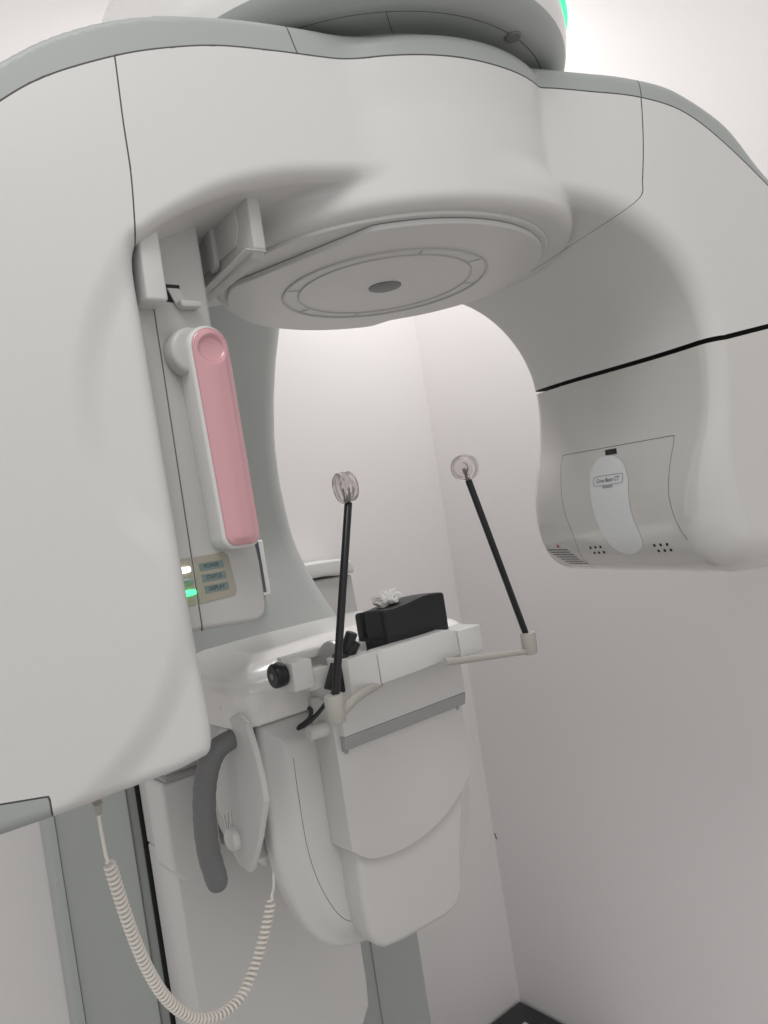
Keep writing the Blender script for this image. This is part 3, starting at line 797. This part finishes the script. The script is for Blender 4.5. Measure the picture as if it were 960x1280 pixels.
lp = spline([Wm([(.067, -.085, -.150)])[0], Wm([(.078, -.082, -.150)])[0], Wm([(.082, -.08, -.163)])[0], Wm([(.080, -.08, -.176)])[0]], 6)
bm_obj('cup_loop', tube(lp, .0022, 10), black, cupo)

# ---- temple rods
def rod(px_left, name_label, base_px, top_px, Yb, Yt, arm_px, pad_px, pad_axis, Ypad):
    b = at(*base_px, Yb); t = at(*top_px, Yt)
    r = bm_obj('temple_rod', cyl(b, t, .0047, bev=.001, n=20), blackg, root, label=name_label)
    up = np.array([0, 0, 1.])
    bm_obj('socket', cyl(b+up*.014, b-up*.018, .0112, .0105, .002), sockm, r)
    P = [at(x, y, Y) for x, y, Y in arm_px]
    bm = tube(spline(P, 5), [.0070-.0001*k for k in range(len(spline(P, 5)))] if px_left else [.0046+.00010*k for k in range(len(spline(P, 5)))], 20, sy=.9)
    bm_obj('swing_arm', bm, sockm, r, 20)
    c0 = at(*pad_px, Ypad)
    pr = [(0, -.006), (.010, -.006), (.0170, -.0085), (.0185, -.007), (.0185, -.003), (.0178, -.0022), (.0178, -.001), (.0185, -.0002), (.0185, .004), (.0178, .0048), (.0178, .006), (.0183, .0066), (.0170, .0090), (.0135, .0075), (.0125, .004), (.0085, .004), (.0075, .008), (.0, .008)]
    bm_obj('ear_pad', lathe(pr, c0, pad_axis, 48), acryl, r, 40, 'clear ringed acrylic ear pad')
    d = (t-b)/np.linalg.norm(t-b)
    bm_obj('pad_pin', cyl(t-d*.001, c0-d*.001, .0026, bev=.0004, n=12), blackg, r)
rod(True, 'left black rod with a clear pad, seen edge-on', (418.5, 884), (435.5, 628), .862, .914, [(421, 896, .862), (445, 872, .90), (474, 855, .975)], (431.5, 609), (.86, .50, .10), .914)
rod(False, 'right black rod with a clear pad, seen face-on', (661, 802), (585, 599), 1.108, 1.061, [(661, 814, 1.108), (610, 821, 1.06), (556, 828, 1.01)], (580.5, 584.5), (-.55, -.83, -.05), 1.061)

# ================================================================== OTHER THINGS
# crumpled tissue on the chin cup
bm = bmesh.new(); bmesh.ops.create_icosphere(bm, subdivisions=5, radius=1)
from mathutils import noise
c0 = at(482, 748, 1.055)
for v in bm.verts:
    d = v.co.normalized()
    r = .86+.40*noise.noise(d*2.1+Vector((3, 1, 0)))+.50*(.5-abs(noise.noise(d*3.4+Vector((0, 5, 2)))))+.16*(.5-abs(noise.noise(d*8)))
    p = d*r; sx = .0175; sz = .0100
    p = Vector((p.x*sx, p.y*.013, p.z*sz)); p.z += p.x*.12
    p.z = max(p.z, -.011+.15*p.x)
    v.co = Vector(c0)+p
tag(bm_obj('cotton_wad', bm, cotton, None, 80), 'small crumpled white cotton wad lying on the black chin cup', 'cotton wad')
# black sensor lead
lead = spline([at(438, 842, .985), at(428, 850, .975), at(418, 862, .97), at(409, 876, .96), at(397, 892, .955), at(383, 905, .95), at(371, 911, .95)], 8)
n = len(lead)
bm = tube(lead, [.0030+.0010*sstep(.3, .8, i/n) - .002*sstep(.93, 1, i/n) for i in range(n)], 12, sy=.6)
tube(spline([at(373, 909, .951), at(386, 899, .953), at(389, 888, .955), at(385, 884, .956)], 6), .0026, 10, bm)
tag(bm_obj('black_strap', bm, black, None, 50), 'thin black strap end dangling beside the chin rest clamp over the console', 'strap')

# coiled cream cord
cpts = [at(122, 1010, .78), at(125, 1030, .785), at(129, 1052, .79), at(132, 1068, .79), at(133.5, 1073, .79)]
cp = spline([at(136, 1076, .79), at(147, 1112, .80), at(163, 1160, .815), at(184, 1210, .835), at(210, 1250, .86), at(243, 1272, .89), at(276, 1268, .92), at(303, 1243, .95), at(321, 1200, .975), at(333, 1155, .99), at(339, 1124, 1.0)], 40)
cp = np.array(cp); seg = np.linalg.norm(np.diff(cp, axis=0), axis=1); L = np.r_[0, np.cumsum(seg)]
turns = 74; pn = turns*14; ll = np.linspace(0, L[-1], pn)
ax_ = np.stack([np.interp(ll, L, cp[:, k]) for k in range(3)], 1)
fr_ = frames([tuple(p) for p in ax_]); helix = []
for i, (p, x, y) in enumerate(fr_):
    a = 2*math.pi*i/14; R = .0052*min(1, .25+i/16, .25+(pn-i)/16)
    helix.append(np.array(p+x*math.cos(a)*R+y*math.sin(a)*R))
tail = spline([at(339.5, 1120, 1.0), at(342, 1108, 1.01), at(342, 1092, 1.015), at(341, 1070, 1.02)], 5)
pts = spline(cpts, 5)+helix+tail
cord = bm_obj('coiled_cord', tube(pts, .00185, 8), cordm, None, 80)
tag(cord, 'cream coiled cord looping from under the left arm to the console', 'cord')
bm_obj('plug', cyl(at(121.5, 1003, .775), at(123, 1017, .782), .0050, .0035, .001), sockm, cord)

# black case in the corner
cz = -1.385
case = bm_obj('black_case', box(WL-.42, WL-.008, WF+.008, WF+.36, -ZC, cz, .004), boxm, None)
tag(case, 'black case on the floor in the corner of the two walls', 'case')
bm_obj('case_label', box(WL-.115, WL-.065, WF+.075, WF+.125, cz-.001, cz+.0008, .0002), mat('label_film', (.42, .45, .40), .3), case)
# chipped paint in the wall corner
chip = [(WF+.002, -.922), (WF+.006, -.924), (WF+.010, -.940), (WF+.005, -.937)]
tag(bm_obj('paint_chip', prism(chip, WL-.0008, WL+.002, 'fz', 0), mat('bare_plaster', (.16, .14, .14), .9), None, smooth=False), 'small dark chip in the wall paint near the corner', 'paint chip')
# pale tank with rounded lid against the back wall
tank = empty('wall_tank', tuple(Wm([(.30, -.73, -.36)])[0]), 'pale grey plastic tank with rounded lid hung on the wall behind the column', 'tank')
bm_obj('tank_body', prism([(.15, -.125), (.384, -.131), (.392, -.33), (.15, -.33)], WF+.004, -.70, 'lz', .006, 3), lgrey, tank)
bm_obj('lid', prism([(.15, -.1225)]+[(.15, -.100), (.165, -.092), (.27, -.088), (.36, -.091), (.384, -.100), (.389, -.112), (.389, -.128), (.3, -.1225)], WF+.005, -.692, 'lz', .005, 4), white, tank)
bm = bmesh.new()
for k in range(8): box(.268, .276+.002*(k % 3), -.6998, -.6992, -.178-.0052*k, -.1755-.0052*k, 0, bm=bm)
bm_obj('small_print', bm, ink, tank, smooth=False)

# ================================================================== CAMERA, LIGHT
cam = bpy.data.cameras.new('camera'); co = bpy.data.objects.new('camera', cam); C.objects.link(co)
cam.sensor_fit = 'VERTICAL'; cam.sensor_height = 36; cam.lens = 36*FPX/1280; cam.clip_start = .02; cam.clip_end = 50
co.matrix_world = Matrix(((CR, SR, 0, 0), (0, 0, -1, 0), (-SR, CR, 0, ZC), (0, 0, 0, 1)))
scene.camera = co
wd = bpy.data.worlds.new('World'); scene.world = wd; wd.use_nodes = True
bg = wd.node_tree.nodes['Background']; bg.inputs['Strength'].default_value = 1.0
nt = wd.node_tree; tcw = nt.nodes.new('ShaderNodeTexCoord'); sx = nt.nodes.new('ShaderNodeSeparateXYZ'); mr = nt.nodes.new('ShaderNodeMapRange')
nt.links.new(tcw.outputs['Generated'], sx.inputs[0]); nt.links.new(sx.outputs['Z'], mr.inputs['Value'])
mr.inputs['From Min'].default_value = -.6; mr.inputs['From Max'].default_value = .8
cw = nt.nodes.new('ShaderNodeMix'); cw.data_type = 'RGBA'; nt.links.new(mr.outputs['Result'], cw.inputs['Factor'])
cw.inputs['A'].default_value = (.53, .515, .505, 1); cw.inputs['B'].default_value = (.67, .667, .66, 1)   # a bright room: pale ceiling, duller floor
nt.links.new(cw.outputs['Result'], bg.inputs['Color'])
def area(name, loc, target, size, power, col=(1, .985, .965), sy=None, spread=180):
    l = bpy.data.lights.new(name, 'AREA'); l.shape = 'RECTANGLE'; l.size = size; l.size_y = sy or size; l.energy = power; l.color = col
    l.spread = math.radians(spread)
    o = bpy.data.objects.new(name, l); C.objects.link(o); o.location = loc
    o.rotation_euler = (Vector(target)-Vector(loc)).to_track_quat('-Z', 'Y').to_euler()
area('ceiling_and_fill_light', (*(AX + .55*LL + -.45*FF), ZC+1.30), (*(AX + .05*LL-.35*FF), ZC-.2), .40, 6.5, sy=.40, spread=130)
area('ceiling_and_fill_light', (*(AX + -.9*LL + .9*FF), ZC+1.5), (*(AX + -.2*LL+.1*FF), ZC), .8, 4.5, sy=.8, spread=120)  # unseen front fill, added above the camera to brighten the arm faces
scene.view_settings.view_transform = 'Standard'; scene.view_settings.look = 'None'
scene.view_settings.exposure = .15; scene.view_settings.gamma = 1
